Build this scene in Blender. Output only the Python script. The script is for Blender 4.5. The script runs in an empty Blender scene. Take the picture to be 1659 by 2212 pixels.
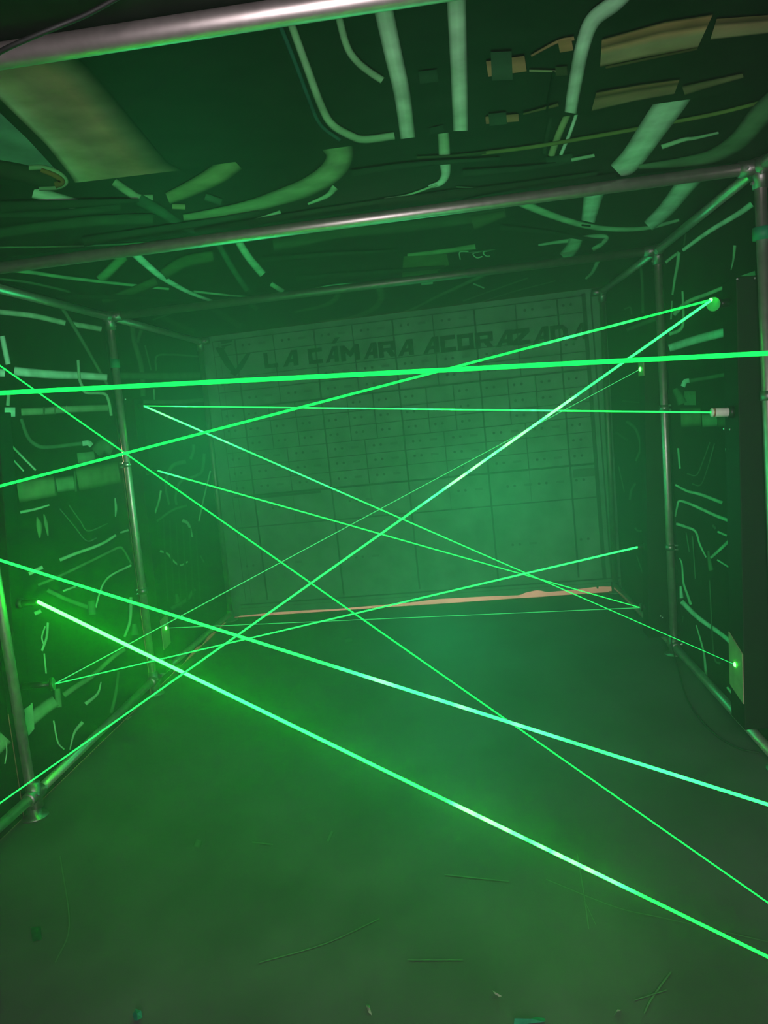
import bpy, bmesh, math, random
from mathutils import Vector, Matrix

random.seed(7)
S = bpy.context.scene
COL = S.collection

# ------------------------------------------------------------------ camera
FPX = 1742.33                                   # focal length in pixels of the 1659x2212 frame
YAW, PITCH, ROLL = 0.0915, -0.119, -0.1065
CAM = Vector((0.3859, 0.0, 1.5556))
FWD = Vector((-math.sin(YAW) * math.cos(PITCH), math.cos(YAW) * math.cos(PITCH), math.sin(PITCH)))
_r = Vector((math.cos(YAW), math.sin(YAW), 0.0))
_u = _r.cross(FWD)
RGT = _r * math.cos(ROLL) + _u * math.sin(ROLL)
UPV = -_r * math.sin(ROLL) + _u * math.cos(ROLL)
cd = bpy.data.cameras.new('camera')
cam = bpy.data.objects.new('camera', cd)
COL.objects.link(cam)
cd.sensor_fit = 'VERTICAL'
cd.sensor_height = 36.0
cd.sensor_width = 27.0
cd.lens = FPX / 2212.0 * 36.0
cd.clip_start = 0.02
m = Matrix((RGT, UPV, -FWD)).transposed().to_4x4()
m.translation = CAM
cam.matrix_world = m
S.camera = cam

# ------------------------------------------------------------------ exposure, world
S.view_settings.view_transform = 'Standard'
S.view_settings.look = 'None'
S.view_settings.gamma = 1.0
S.view_settings.use_curve_mapping = False
S.view_settings.exposure = 0.0
W = bpy.data.worlds.new('world')
S.world = W
W.use_nodes = True
W.node_tree.nodes['Background'].inputs[0].default_value = (0.02, 0.03, 0.025, 1)
W.node_tree.nodes['Background'].inputs[1].default_value = 0.05
try:
    S.cycles.max_bounces = 6
    S.cycles.volume_bounces = 1
    S.cycles.sample_clamp_indirect = 3.0
    S.cycles.use_denoising = True
except Exception:
    pass


# ------------------------------------------------------------------ lights
def area(name, loc, target, size, size_y, color, energy):
    l = bpy.data.lights.new(name, 'AREA')
    l.shape = 'RECTANGLE'
    l.size, l.size_y = size, size_y
    l.color = color
    l.energy = energy
    o = bpy.data.objects.new(name, l)
    COL.objects.link(o)
    o.location = loc
    o.rotation_euler = (Vector(target) - Vector(loc)).to_track_quat('-Z', 'Y').to_euler()
    return o


def point(name, loc, radius, color, energy):
    l = bpy.data.lights.new(name, 'POINT')
    l.shadow_soft_size = radius
    l.color = color
    l.energy = energy
    o = bpy.data.objects.new(name, l)
    COL.objects.link(o)
    o.location = loc
    return o


GREEN = (0.03, 1.0, 0.30)  # for the green fills below, added in place of laser light scattered by haze
point('green_fill_back', (0.55, 5.0, 1.05), 0.5, GREEN, 16)
point('green_fill_middle', (0.25, 3.6, 0.55), 0.35, GREEN, 11)
point('green_fill_left', (-0.75, 3.7, 1.5), 0.4, GREEN, 15)
point('green_fill_right', (0.75, 3.0, 1.2), 0.4, GREEN, 5)
area('entrance_light', (0.8, -1.6, 1.05), (0.5, 3.0, 1.45), 1.3, 1.9, (1.0, 0.90, 0.95), 85)
area('near_floor_fill', (0.6, -0.7, 2.25), (0.5, 1.1, 0.0), 0.8, 0.4, (1.0, 0.86, 0.88), 25)  # added overhead fill, brightens the near floor with neutral light
area('back_corridor_light', (0.1, 7.2, 1.9), (0.1, 6.9, 0.0), 3.0, 0.5, (1.0, 0.62, 0.36), 420)
area('side_corridor_light', (-2.15, 5.6, 1.6), (-2.13, 5.6, 0.0), 1.8, 0.3, (1.0, 0.65, 0.36), 60)

# ------------------------------------------------------------------ geometry of the place
D0, D1, D2, DB, H = 1.5563, 3.1615, 4.6807, 6.42, 2.3
SH = 0.0357 / 2.3                                # the tube frame leans a little to the right
XL, XR = -1.60, 1.60                             # the side banners
ZC = 2.335                                       # the ceiling banners
BACK_YAW = -0.065


def ray(x, y):
    return FWD + RGT * ((x - 829.5) / FPX) - UPV * ((y - 1106.0) / FPX)


def on_y(x, y, d):
    v = ray(x, y)
    return CAM + v * ((d - CAM.y) / v.y)


def on_z(x, y, z):
    v = ray(x, y)
    return CAM + v * ((z - CAM.z) / v.z)


def on_x(x, y, x0):
    v = ray(x, y)
    return CAM + v * ((x0 + SH * CAM.z - CAM.x) / (v.x - SH * v.z))


def on_back(x, y, off=0.0):
    v = ray(x, y)
    return CAM + v * ((DB - off + BACK_YAW * CAM.x - CAM.y) / (v.y - BACK_YAW * v.x))


def on_beam(a, b, x, y):                         # point at plan position x, y in the plane through the eye and two image points
    n = ray(*a).cross(ray(*b))
    return Vector((x, y, CAM.z - (n.x * (x - CAM.x) + n.y * (y - CAM.y)) / n.z))


# ------------------------------------------------------------------ materials
def mat(name, color, rough=0.6, metal=0.0, noise=0.0, scale=20.0, bump=0.0, spec=0.5):
    mt = bpy.data.materials.new(name)
    mt.use_nodes = True
    nt = mt.node_tree
    b = nt.nodes['Principled BSDF']
    b.inputs['Roughness'].default_value = rough
    b.inputs['Metallic'].default_value = metal
    b.inputs['Specular IOR Level'].default_value = spec
    tc = nt.nodes.new('ShaderNodeTexCoord')
    nz = nt.nodes.new('ShaderNodeTexNoise')
    nz.inputs['Scale'].default_value = scale
    nz.inputs['Detail'].default_value = 5
    nt.links.new(tc.outputs['Object'], nz.inputs['Vector'])
    cr = nt.nodes.new('ShaderNodeValToRGB')
    k0, k1 = 1 - noise, 1 + noise
    cr.color_ramp.elements[0].color = (*[c * k0 for c in color], 1)
    cr.color_ramp.elements[1].color = (*[min(1, c * k1) for c in color], 1)
    cr.color_ramp.elements[0].position = 0.3
    cr.color_ramp.elements[1].position = 0.7
    nt.links.new(nz.outputs['Fac'], cr.inputs['Fac'])
    nt.links.new(cr.outputs['Color'], b.inputs['Base Color'])
    if bump:
        bp = nt.nodes.new('ShaderNodeBump')
        bp.inputs['Strength'].default_value = bump
        bp.inputs['Distance'].default_value = 0.01
        nt.links.new(nz.outputs['Fac'], bp.inputs['Height'])
        nt.links.new(bp.outputs['Normal'], b.inputs['Normal'])
    return mt


def print_mat(name, rough, bump, scale, stretch):
    """Printed vinyl: the printed picture is stored on the sheet as colours."""
    mt = bpy.data.materials.new(name)
    mt.use_nodes = True
    nt = mt.node_tree
    b = nt.nodes['Principled BSDF']
    b.inputs['Roughness'].default_value = rough
    b.inputs['Specular IOR Level'].default_value = 0.08
    at = nt.nodes.new('ShaderNodeAttribute')
    at.attribute_name = 'Col'
    tc = nt.nodes.new('ShaderNodeTexCoord')
    mp = nt.nodes.new('ShaderNodeMapping')
    mp.inputs['Scale'].default_value = stretch
    nz = nt.nodes.new('ShaderNodeTexNoise')
    nz.inputs['Scale'].default_value = scale
    nz.inputs['Detail'].default_value = 4
    nt.links.new(tc.outputs['Object'], mp.inputs['Vector'])
    nt.links.new(mp.outputs['Vector'], nz.inputs['Vector'])
    mr = nt.nodes.new('ShaderNodeMapRange')
    mr.inputs['From Min'].default_value = 0.3
    mr.inputs['From Max'].default_value = 0.7
    mr.inputs['To Min'].default_value = 0.72
    mr.inputs['To Max'].default_value = 1.25
    nt.links.new(nz.outputs['Fac'], mr.inputs['Value'])
    mx = nt.nodes.new('ShaderNodeVectorMath')
    mx.operation = 'SCALE'
    nt.links.new(at.outputs['Color'], mx.inputs[0])
    nt.links.new(mr.outputs['Result'], mx.inputs['Scale'])
    nt.links.new(mx.outputs['Vector'], b.inputs['Base Color'])
    bp = nt.nodes.new('ShaderNodeBump')
    bp.inputs['Strength'].default_value = bump
    bp.inputs['Distance'].default_value = 0.02
    nz2 = nt.nodes.new('ShaderNodeTexNoise')
    nz2.inputs['Scale'].default_value = 3.0
    nz2.inputs['Detail'].default_value = 2
    nt.links.new(mp.outputs['Vector'], nz2.inputs['Vector'])
    nt.links.new(nz2.outputs['Fac'], bp.inputs['Height'])
    nt.links.new(bp.outputs['Normal'], b.inputs['Normal'])
    return mt


def beam_mat():
    mt = bpy.data.materials.new('laser_light')
    mt.use_nodes = True
    nt = mt.node_tree
    nt.nodes.clear()
    o = nt.nodes.new('ShaderNodeOutputMaterial')
    e = nt.nodes.new('ShaderNodeEmission')
    at = nt.nodes.new('ShaderNodeAttribute')
    at.attribute_name = 'Col'
    nt.links.new(at.outputs['Color'], e.inputs['Color'])
    e.inputs['Strength'].default_value = 1.0
    nt.links.new(e.outputs[0], o.inputs['Surface'])
    return mt


M_VINYL = print_mat('printed_vinyl', 0.6, 0.25, 9.0, (1, 1, 1))
M_VINYL_BACK = print_mat('printed_vinyl_back', 0.5, 0.15, 7.0, (1, 1, 1))
M_FLOOR = print_mat('worn_concrete', 0.55, 0.12, 2.6, (1, 0.7, 1))
M_STEEL = mat('galvanised_steel', (0.58, 0.52, 0.50), 0.40, 0.85, 0.12, 30)
M_DULL = mat('dull_steel', (0.16, 0.16, 0.14), 0.5, 0.8, 0.15, 30)
M_CAST = mat('cast_fitting', (0.30, 0.28, 0.27), 0.42, 0.9, 0.15, 60)
M_SCREW = mat('bright_screw', (0.80, 0.80, 0.78), 0.25, 0.9, 0.05, 60)
M_BLACK = mat('black_paint', (0.0035, 0.004, 0.0035), 0.6, 0.0, 0.2, 20, 0, 0.15)
M_BLACKM = mat('black_metal', (0.010, 0.011, 0.010), 0.4, 0.3, 0.2, 40)
M_WHITE = mat('white_plastic', (0.72, 0.68, 0.62), 0.5, 0.0, 0.06, 60)
M_RING = mat('copper_ring', (0.45, 0.25, 0.16), 0.4, 0.4, 0.06, 60)
M_MIRROR = mat('mirror_disc', (0.06, 0.26, 0.12), 0.35, 0.2, 0.05, 30)
M_PLATE = mat('target_plate', (0.30, 0.27, 0.16), 0.6, 0.0, 0.15, 25)
M_TAPE = mat('green_tape', (0.01, 0.22, 0.10), 0.6, 0.0, 0.05, 40)
M_CABLE = mat('black_rubber', (0.008, 0.009, 0.008), 0.6, 0.0, 0.1, 40)
M_WALL = mat('dark_wall', (0.02, 0.02, 0.02), 0.8, 0.0, 0.2, 6)
M_PAPER = mat('teal_paper', (0.05, 0.30, 0.26), 0.8, 0.0, 0.2, 60)
M_LEAF = mat('pale_paper', (0.40, 0.40, 0.32), 0.8, 0.0, 0.2, 60)
M_BEAM = beam_mat()


# ------------------------------------------------------------------ helpers
def tag(o, label=None, cat=None, group=None, kind=None):
    if label:
        o['label'] = label
    if cat:
        o['category'] = cat
    if group:
        o['group'] = group
    if kind:
        o['kind'] = kind
    return o


def empty(name, loc, label, cat, group=None):
    o = bpy.data.objects.new(name, None)
    COL.objects.link(o)
    o.empty_display_size = 0.1
    o.location = loc
    return tag(o, label, cat, group)


def link(name, bm, material, parent=None, smooth=False):
    me = bpy.data.meshes.new(name)
    bmesh.ops.recalc_face_normals(bm, faces=bm.faces)
    bm.to_mesh(me)
    bm.free()
    if smooth:
        for p in me.polygons:
            p.use_smooth = True
    me.materials.append(material)
    o = bpy.data.objects.new(name, me)
    COL.objects.link(o)
    if parent:
        o.parent = parent
        w = Vector((0, 0, 0))
        q = parent
        while q:
            w += q.location
            q = q.parent
        me.transform(Matrix.Translation(-w))
    return o


def frame_of(d):
    d = d.normalized()
    a = Vector((0, 0, 1)) if abs(d.z) < 0.9 else Vector((1, 0, 0))
    s = d.cross(a).normalized()
    return s, s.cross(d).normalized()


def tube(bm, pts, r, n=14, cap=True):
    """A round tube through pts; r is one radius or one per point."""
    pts = [Vector(p) for p in pts]
    rs = r if isinstance(r, (list, tuple)) else [r] * len(pts)
    rings = []
    s = None
    for i, p in enumerate(pts):
        a = pts[max(0, i - 1)]
        b = pts[min(len(pts) - 1, i + 1)]
        d = (b - a).normalized()
        if s is None:
            s, t = frame_of(d)
        else:
            s = (s - d * s.dot(d)).normalized()
            t = s.cross(d).normalized()
        rings.append([bm.verts.new(p + (s * math.cos(2 * math.pi * k / n) + t * math.sin(2 * math.pi * k / n)) * rs[i]) for k in range(n)])
    for i in range(len(rings) - 1):
        for k in range(n):
            bm.faces.new((rings[i][k], rings[i][(k + 1) % n], rings[i + 1][(k + 1) % n], rings[i + 1][k]))
    if cap:
        bm.faces.new(rings[0][::-1])
        bm.faces.new(rings[-1])
    return rings


def hexa(bm, c8):
    """A six-sided solid from eight corners: bottom loop then top loop."""
    v = [bm.verts.new(c) for c in c8]
    for f in ((3, 2, 1, 0), (4, 5, 6, 7), (0, 1, 5, 4), (1, 2, 6, 5), (2, 3, 7, 6), (3, 0, 4, 7)):
        bm.faces.new([v[i] for i in f])
    return v


def box(bm, lo, hi):
    (a, b, c), (d, e, f) = lo, hi
    return hexa(bm, [(a, b, c), (d, b, c), (d, e, c), (a, e, c), (a, b, f), (d, b, f), (d, e, f), (a, e, f)])


def bevel(bm, w, seg=2):
    bmesh.ops.bevel(bm, geom=list(bm.edges), offset=w, segments=seg, affect='EDGES', profile=0.6)


def smooth_line(pts, n=6):
    if len(pts) < 3:
        return [tuple(p) for p in pts]
    P = [Vector(p) for p in pts]
    P = [2 * P[0] - P[1]] + P + [2 * P[-1] - P[-2]]
    out = []
    for i in range(1, len(P) - 2):
        for k in range(n):
            t = k / n
            a, b, c, d = P[i - 1], P[i], P[i + 1], P[i + 2]
            out.append(0.5 * ((2 * b) + (c - a) * t + (2 * a - 5 * b + 4 * c - d) * t * t + (3 * b - a - 3 * c + d) * t ** 3))
    out.append(P[-2])
    return [tuple(p) for p in out]


class Sheet:
    """A sheet that carries a printed picture: the base and every printed shape share one mesh."""

    def __init__(self, proj, normal):
        self.v, self.f, self.c = [], [], []
        self.proj, self.n, self.layer, self.gain = proj, Vector(normal), 0, 1.0

    def put(self, p, col, k=None):
        k = self.layer if k is None else k
        self.v.append(Vector(p) + self.n * (0.0008 + 0.00012 * k))
        self.c.append((*[c * self.gain for c in col], 1.0))
        return len(self.v) - 1

    def base(self, front, col, thick=0.003):
        """Base sheet with a front and a back from a ring of points."""
        n = len(front)
        a = len(self.v)
        for p in front:
            self.v.append(Vector(p))
            self.c.append((*col, 1.0))
        for p in front:
            self.v.append(Vector(p) - self.n * thick)
            self.c.append((*col, 1.0))
        self.f.append(tuple(range(a, a + n)))
        self.f.append(tuple(range(a + 2 * n - 1, a + n - 1, -1)))
        for i in range(n):
            j = (i + 1) % n
            self.f.append((a + i, a + j, a + n + j, a + n + i))

    def strip(self, left, right, stops, mapped=False):
        """Band between two lines, with a colour at each stop across it."""
        self.layer += 1
        rows = []
        for l, r in zip(left, right):
            if mapped:
                A, B = Vector(l), Vector(r)
                rows.append([self.put(A.lerp(B, t), c) for t, c in stops])
            else:
                rows.append([self.put(self.proj(l[0] + (r[0] - l[0]) * t, l[1] + (r[1] - l[1]) * t), c) for t, c in stops])
        for a, b in zip(rows, rows[1:]):
            for i in range(len(stops) - 1):
                self.f.append((a[i], a[i + 1], b[i + 1], b[i]))

    def ribbon(self, pts, w, col, soft=True):
        """A printed pipe along a line; w is its width (one number or start, end)."""
        n = len(pts)
        ws = [w] * n if not isinstance(w, (list, tuple)) else ([w[0] + (w[1] - w[0]) * i / (n - 1) for i in range(n)] if len(w) == 2 and n != 2 else list(w))
        line = smooth_line([(p[0], p[1], q) for p, q in zip(pts, ws)])
        L, R = [], []
        for i, (x, y, q) in enumerate(line):
            a, b = line[max(0, i - 1)], line[min(len(line) - 1, i + 1)]
            dx, dy = b[0] - a[0], b[1] - a[1]
            l = math.hypot(dx, dy) or 1
            L.append((x - dy / l * q / 2, y + dx / l * q / 2))
            R.append((x + dy / l * q / 2, y - dx / l * q / 2))
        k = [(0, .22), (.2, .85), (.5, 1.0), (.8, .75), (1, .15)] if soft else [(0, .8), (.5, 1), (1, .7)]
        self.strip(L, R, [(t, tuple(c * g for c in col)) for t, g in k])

    def poly(self, pts, col):
        self.layer += 1
        self.f.append(tuple(self.put(self.proj(*p), col) for p in pts))

    def flat(self, pts, col):
        self.layer += 1
        self.f.append(tuple(self.put(p, col) for p in pts))

    def build(self, name, material, kind=None, label=None, cat=None, group=None, origin=None):
        me = bpy.data.meshes.new(name)
        o3 = Vector(origin) if origin else Vector((0, 0, 0))
        me.from_pydata([tuple(p - o3) for p in self.v], [], self.f)
        at = me.color_attributes.new('Col', 'FLOAT_COLOR', 'POINT')
        for i, c in enumerate(self.c):
            at.data[i].color = c
        me.materials.append(material)
        me.update()
        o = bpy.data.objects.new(name, me)
        COL.objects.link(o)
        o.location = o3
        return tag(o, label, cat, group, kind)


# ------------------------------------------------------------------ printed colours
LT = (0.72, 0.80, 0.78)      # light pipe
TN = (0.42, 0.41, 0.26)      # tan pipe
MD = (0.48, 0.60, 0.48)
DM = (0.13, 0.17, 0.13)   # faint pipe
CO = (0.60, 0.24, 0.17)      # copper
TE = (0.04, 0.11, 0.12)      # dark teal
OL = (0.24, 0.23, 0.09)      # olive cord
DK = (0.005, 0.009, 0.006)
BG = (0.010, 0.015, 0.011)   # the dark ground of the print

# ------------------------------------------------------------------ setting: floor, outer room
fl = Sheet(lambda x, y: on_z(x, y, 0.0), (0, 0, 1))
fl.base([(-2.7, -3.2, 0), (2.3, -3.2, 0), (2.3, 7.9, 0), (-2.7, 7.9, 0)], (0.088, 0.066, 0.080), 0.05)
SC = (0.20, 0.21, 0.18)
for pts, w in (([(1247, 1845), (1262, 1935), (1272, 2008)], 5), ([(1262, 1945), (1288, 2000)], 3),
               ([(1180, 1900), (1330, 1960), (1440, 1985), (1659, 2035)], 4), ([(430, 1815), (425, 1830)], 16),
               ([(718, 1796), (708, 1818)], 8), ([(1450, 2100), (1410, 2155), (1392, 2190)], 6),
               ([(560, 2080), (700, 2040), (820, 1985)], 4), ([(130, 1850), (150, 2000), (120, 2080)], 5),
               ([(1100, 1905), (960, 1890)], 4), ([(545, 1820), (590, 1825)], 5), ([(745, 1385), (760, 1382)], 12),
               ([(1370, 2162), (1440, 2140)], 4), ([(1000, 2075), (880, 2075)], 4)):
    fl.ribbon(pts, w, tuple(c * .62 for c in SC))
fl.build('floor', M_FLOOR, kind='structure')


def wall(name, lo, hi):
    bm = bmesh.new()
    box(bm, lo, hi)
    return tag(link(name, bm, M_WALL), kind='structure')


wall('wall_left', (-2.8, -3.2, 0), (-2.7, 7.9, 3.0))
wall('wall_right', (2.3, -3.2, 0), (2.4, 7.9, 3.0))
wall('wall_back', (-2.8, 7.9, 0), (2.4, 8.0, 3.0))
wall('ceiling', (-2.8, -3.2, 3.0), (2.4, 8.0, 3.1))

# ------------------------------------------------------------------ banners
YE = 2.40                                        # where the two nearest ceiling banners overlap


def ceil_sheet(y0, y1, z):
    s = Sheet(lambda x, y: on_z(x, y, z), (0, 0, -1))
    s.base([(XL - .06, y0, z), (XL - .06, y1, z), (XR + .10, y1, z), (XR + .10, y0, z)], BG)
    return s


cN = ceil_sheet(0.25, YE, ZC - 0.012)
cA = ceil_sheet(YE - 0.1, D1 + 0.03, ZC)
cB = ceil_sheet(D1 + 0.032, D2 + 0.03, ZC)
cC = ceil_sheet(D2 + 0.032, DB + 0.12, ZC)

cN.gain, cA.gain, cB.gain, cC.gain = 0.72, 0.80, 0.80, 0.75
# nearest ceiling banner
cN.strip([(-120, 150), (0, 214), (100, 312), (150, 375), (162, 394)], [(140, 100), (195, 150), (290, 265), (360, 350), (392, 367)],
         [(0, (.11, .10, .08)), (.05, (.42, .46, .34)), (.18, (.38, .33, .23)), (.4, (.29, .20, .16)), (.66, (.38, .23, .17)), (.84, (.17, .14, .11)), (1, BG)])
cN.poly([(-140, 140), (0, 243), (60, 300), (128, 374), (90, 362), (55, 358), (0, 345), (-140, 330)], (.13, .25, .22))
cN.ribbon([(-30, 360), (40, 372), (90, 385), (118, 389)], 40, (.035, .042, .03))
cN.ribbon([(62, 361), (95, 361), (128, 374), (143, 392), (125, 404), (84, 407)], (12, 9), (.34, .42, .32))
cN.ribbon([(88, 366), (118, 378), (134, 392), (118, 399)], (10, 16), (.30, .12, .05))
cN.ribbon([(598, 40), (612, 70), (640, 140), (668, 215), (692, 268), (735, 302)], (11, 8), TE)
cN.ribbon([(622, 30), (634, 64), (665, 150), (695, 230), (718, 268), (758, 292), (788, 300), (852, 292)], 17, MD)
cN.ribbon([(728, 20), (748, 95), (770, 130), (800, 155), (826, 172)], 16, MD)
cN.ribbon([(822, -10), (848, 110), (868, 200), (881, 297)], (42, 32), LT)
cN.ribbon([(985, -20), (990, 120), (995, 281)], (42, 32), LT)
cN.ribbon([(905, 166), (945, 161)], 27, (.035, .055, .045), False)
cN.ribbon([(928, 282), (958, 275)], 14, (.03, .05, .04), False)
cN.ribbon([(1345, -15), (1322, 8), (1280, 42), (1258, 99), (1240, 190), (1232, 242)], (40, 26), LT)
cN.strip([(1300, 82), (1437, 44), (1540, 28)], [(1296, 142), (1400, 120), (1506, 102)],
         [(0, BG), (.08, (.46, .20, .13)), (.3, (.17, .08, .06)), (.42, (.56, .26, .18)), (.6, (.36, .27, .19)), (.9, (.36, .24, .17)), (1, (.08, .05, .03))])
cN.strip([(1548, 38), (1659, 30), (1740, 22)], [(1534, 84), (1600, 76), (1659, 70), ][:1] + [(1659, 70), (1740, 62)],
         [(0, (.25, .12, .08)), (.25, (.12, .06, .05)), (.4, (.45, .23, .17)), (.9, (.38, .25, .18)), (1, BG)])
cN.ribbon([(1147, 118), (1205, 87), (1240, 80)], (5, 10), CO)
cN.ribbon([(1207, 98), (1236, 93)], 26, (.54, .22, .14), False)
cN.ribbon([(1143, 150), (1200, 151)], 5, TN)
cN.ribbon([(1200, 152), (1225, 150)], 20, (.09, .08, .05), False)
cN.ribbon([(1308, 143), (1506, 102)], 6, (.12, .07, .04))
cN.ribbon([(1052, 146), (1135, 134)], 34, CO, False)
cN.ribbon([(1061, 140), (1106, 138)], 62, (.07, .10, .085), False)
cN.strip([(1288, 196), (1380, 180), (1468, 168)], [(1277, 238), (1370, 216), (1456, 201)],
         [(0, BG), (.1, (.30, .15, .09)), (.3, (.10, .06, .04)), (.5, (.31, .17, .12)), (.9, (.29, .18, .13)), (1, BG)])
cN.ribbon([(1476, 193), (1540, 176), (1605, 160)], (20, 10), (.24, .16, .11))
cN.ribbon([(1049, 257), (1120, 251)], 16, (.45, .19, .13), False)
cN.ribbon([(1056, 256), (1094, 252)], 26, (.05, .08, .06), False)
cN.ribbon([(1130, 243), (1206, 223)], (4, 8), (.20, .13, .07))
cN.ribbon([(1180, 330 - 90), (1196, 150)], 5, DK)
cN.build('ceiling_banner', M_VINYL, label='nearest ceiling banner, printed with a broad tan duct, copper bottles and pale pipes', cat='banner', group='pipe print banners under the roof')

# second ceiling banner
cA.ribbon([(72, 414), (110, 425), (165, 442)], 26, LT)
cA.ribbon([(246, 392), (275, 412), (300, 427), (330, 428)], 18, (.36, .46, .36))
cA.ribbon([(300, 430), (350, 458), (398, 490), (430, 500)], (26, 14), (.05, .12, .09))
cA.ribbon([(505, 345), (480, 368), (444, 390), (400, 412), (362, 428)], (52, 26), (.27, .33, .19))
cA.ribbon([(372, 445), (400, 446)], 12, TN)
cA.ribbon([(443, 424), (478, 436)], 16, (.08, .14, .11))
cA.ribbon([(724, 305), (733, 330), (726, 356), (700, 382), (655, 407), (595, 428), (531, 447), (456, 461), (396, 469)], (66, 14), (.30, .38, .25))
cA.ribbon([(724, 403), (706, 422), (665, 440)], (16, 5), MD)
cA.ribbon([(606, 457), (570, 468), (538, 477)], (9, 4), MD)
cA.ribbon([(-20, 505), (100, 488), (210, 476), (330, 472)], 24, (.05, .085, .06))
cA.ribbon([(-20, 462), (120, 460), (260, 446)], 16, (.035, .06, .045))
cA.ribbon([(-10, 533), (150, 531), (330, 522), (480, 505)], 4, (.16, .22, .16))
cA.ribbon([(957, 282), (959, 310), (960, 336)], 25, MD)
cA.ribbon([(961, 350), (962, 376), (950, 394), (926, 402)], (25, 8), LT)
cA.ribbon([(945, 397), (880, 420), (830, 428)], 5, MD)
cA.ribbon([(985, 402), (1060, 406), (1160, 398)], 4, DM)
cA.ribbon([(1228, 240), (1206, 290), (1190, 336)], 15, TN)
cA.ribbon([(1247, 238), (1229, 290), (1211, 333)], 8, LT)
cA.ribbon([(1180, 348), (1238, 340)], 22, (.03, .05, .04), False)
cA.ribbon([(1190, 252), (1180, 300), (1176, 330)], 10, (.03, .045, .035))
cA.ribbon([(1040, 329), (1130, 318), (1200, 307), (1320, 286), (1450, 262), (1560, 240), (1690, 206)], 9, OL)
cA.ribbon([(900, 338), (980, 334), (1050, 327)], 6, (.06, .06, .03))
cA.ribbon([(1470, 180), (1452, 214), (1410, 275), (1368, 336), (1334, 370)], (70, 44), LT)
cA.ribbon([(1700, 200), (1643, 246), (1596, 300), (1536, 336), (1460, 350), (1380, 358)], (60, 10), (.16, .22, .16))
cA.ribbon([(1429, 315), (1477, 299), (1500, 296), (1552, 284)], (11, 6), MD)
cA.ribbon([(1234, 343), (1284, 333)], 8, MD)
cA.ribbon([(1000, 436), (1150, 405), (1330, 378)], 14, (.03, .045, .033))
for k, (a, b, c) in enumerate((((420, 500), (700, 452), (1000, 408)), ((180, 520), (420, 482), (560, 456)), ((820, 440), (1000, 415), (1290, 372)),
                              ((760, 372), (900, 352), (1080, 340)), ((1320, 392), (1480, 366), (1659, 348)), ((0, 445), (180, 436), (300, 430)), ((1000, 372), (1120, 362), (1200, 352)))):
    cA.ribbon([a, b, c], (16 + 5 * (k % 3), 8), (.030, .045, .034))  # faint streaks painted in to imitate wavy reflections on the vinyl
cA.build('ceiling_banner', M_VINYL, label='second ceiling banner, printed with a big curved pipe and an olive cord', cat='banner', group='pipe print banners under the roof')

# third ceiling banner
cB.ribbon([(1110, 430), (1150, 448), (1196, 466), (1256, 485), (1316, 494), (1392, 493), (1467, 475)], (20, 7), MD)
cB.ribbon([(1256, 486), (1276, 488)], 4, DK)
cB.ribbon([(1163, 529), (1200, 523), (1236, 519)], (5, 10), MD)
cB.ribbon([(1250, 515), (1285, 510), (1310, 512), (1300, 526), (1280, 539)], 10, MD)
cB.ribbon([(1288, 395), (1282, 420), (1270, 478)], (54, 30), LT)
cB.ribbon([(1246, 512), (1236, 535), (1218, 556)], (30, 26), MD)
cB.ribbon([(1500, 372), (1479, 400), (1440, 450), (1400, 488)], (48, 26), LT)
cB.ribbon([(880, 551), (951, 543), (1027, 532)], (9, 13), (.28, .40, .22))
cB.poly([(872, 553), (965, 548), (970, 572), (945, 584), (952, 598), (868, 600)], (.09, .13, .055))
cB.ribbon([(994, 560), (993, 544), (1012, 543)], 3, MD)
cB.ribbon([(1040, 542), (1022, 547), (1030, 556), (1042, 553)], 3, MD)
cB.ribbon([(1062, 539), (1044, 544), (1050, 552), (1058, 552)], 3, MD)
cB.ribbon([(1010, 545), (1070, 538)], 3, DM)
cB.ribbon([(590, 528), (640, 520), (740, 500), (900, 486), (1092, 458)], (30, 26), (.06, .085, .055))
cB.ribbon([(1020, 480), (1090, 460)], (34, 16), (.10, .12, .07))
cB.ribbon([(508, 505), (522, 532), (541, 560), (568, 592)], 17, MD)
cB.ribbon([(585, 612), (612, 629)], 11, MD)
cB.ribbon([(462, 508), (484, 548), (503, 580), (534, 627)], 14, (.06, .12, .085))
cB.ribbon([(284, 540), (312, 566), (345, 594), (381, 616), (417, 634), (471, 654)], (18, 6), LT)
cB.ribbon([(268, 552), (240, 580), (215, 604)], 22, (.20, .30, .18))
cB.ribbon([(10, 580), (70, 587), (135, 597), (236, 609), (365, 623)], (10, 6), (.36, .50, .36))
cB.ribbon([(418, 628), (500, 637), (580, 643)], (6, 3), MD)
cB.ribbon([(460, 552), (405, 562), (375, 577), (352, 592)], 26, (.09, .125, .065))
cB.ribbon([(338, 606), (299, 622), (250, 640), (220, 648)], (22, 14), (.09, .125, .065))
cB.ribbon([(-10, 600), (60, 608), (150, 628)], 6, DM)
cB.ribbon([(680, 622), (720, 614), (780, 611)], 4, MD)
for k, (a, b, c) in enumerate((((120, 640), (260, 640), (420, 650)), ((560, 560), (700, 548), (860, 540)), ((1080, 490), (1180, 500), (1300, 520)),
                              ((640, 600), (800, 588), (960, 575)), ((40, 630), (140, 650), (230, 668)))):
    cB.ribbon([a, b, c], (14, 7), (.028, .042, .03))  # more painted streaks, mimicking the sheen of the wavy sheet
cB.build('ceiling_banner', M_VINYL, label='third ceiling banner, thin pale pipe prints, between the two steel rails overhead', cat='banner', group='pipe print banners under the roof')

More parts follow.
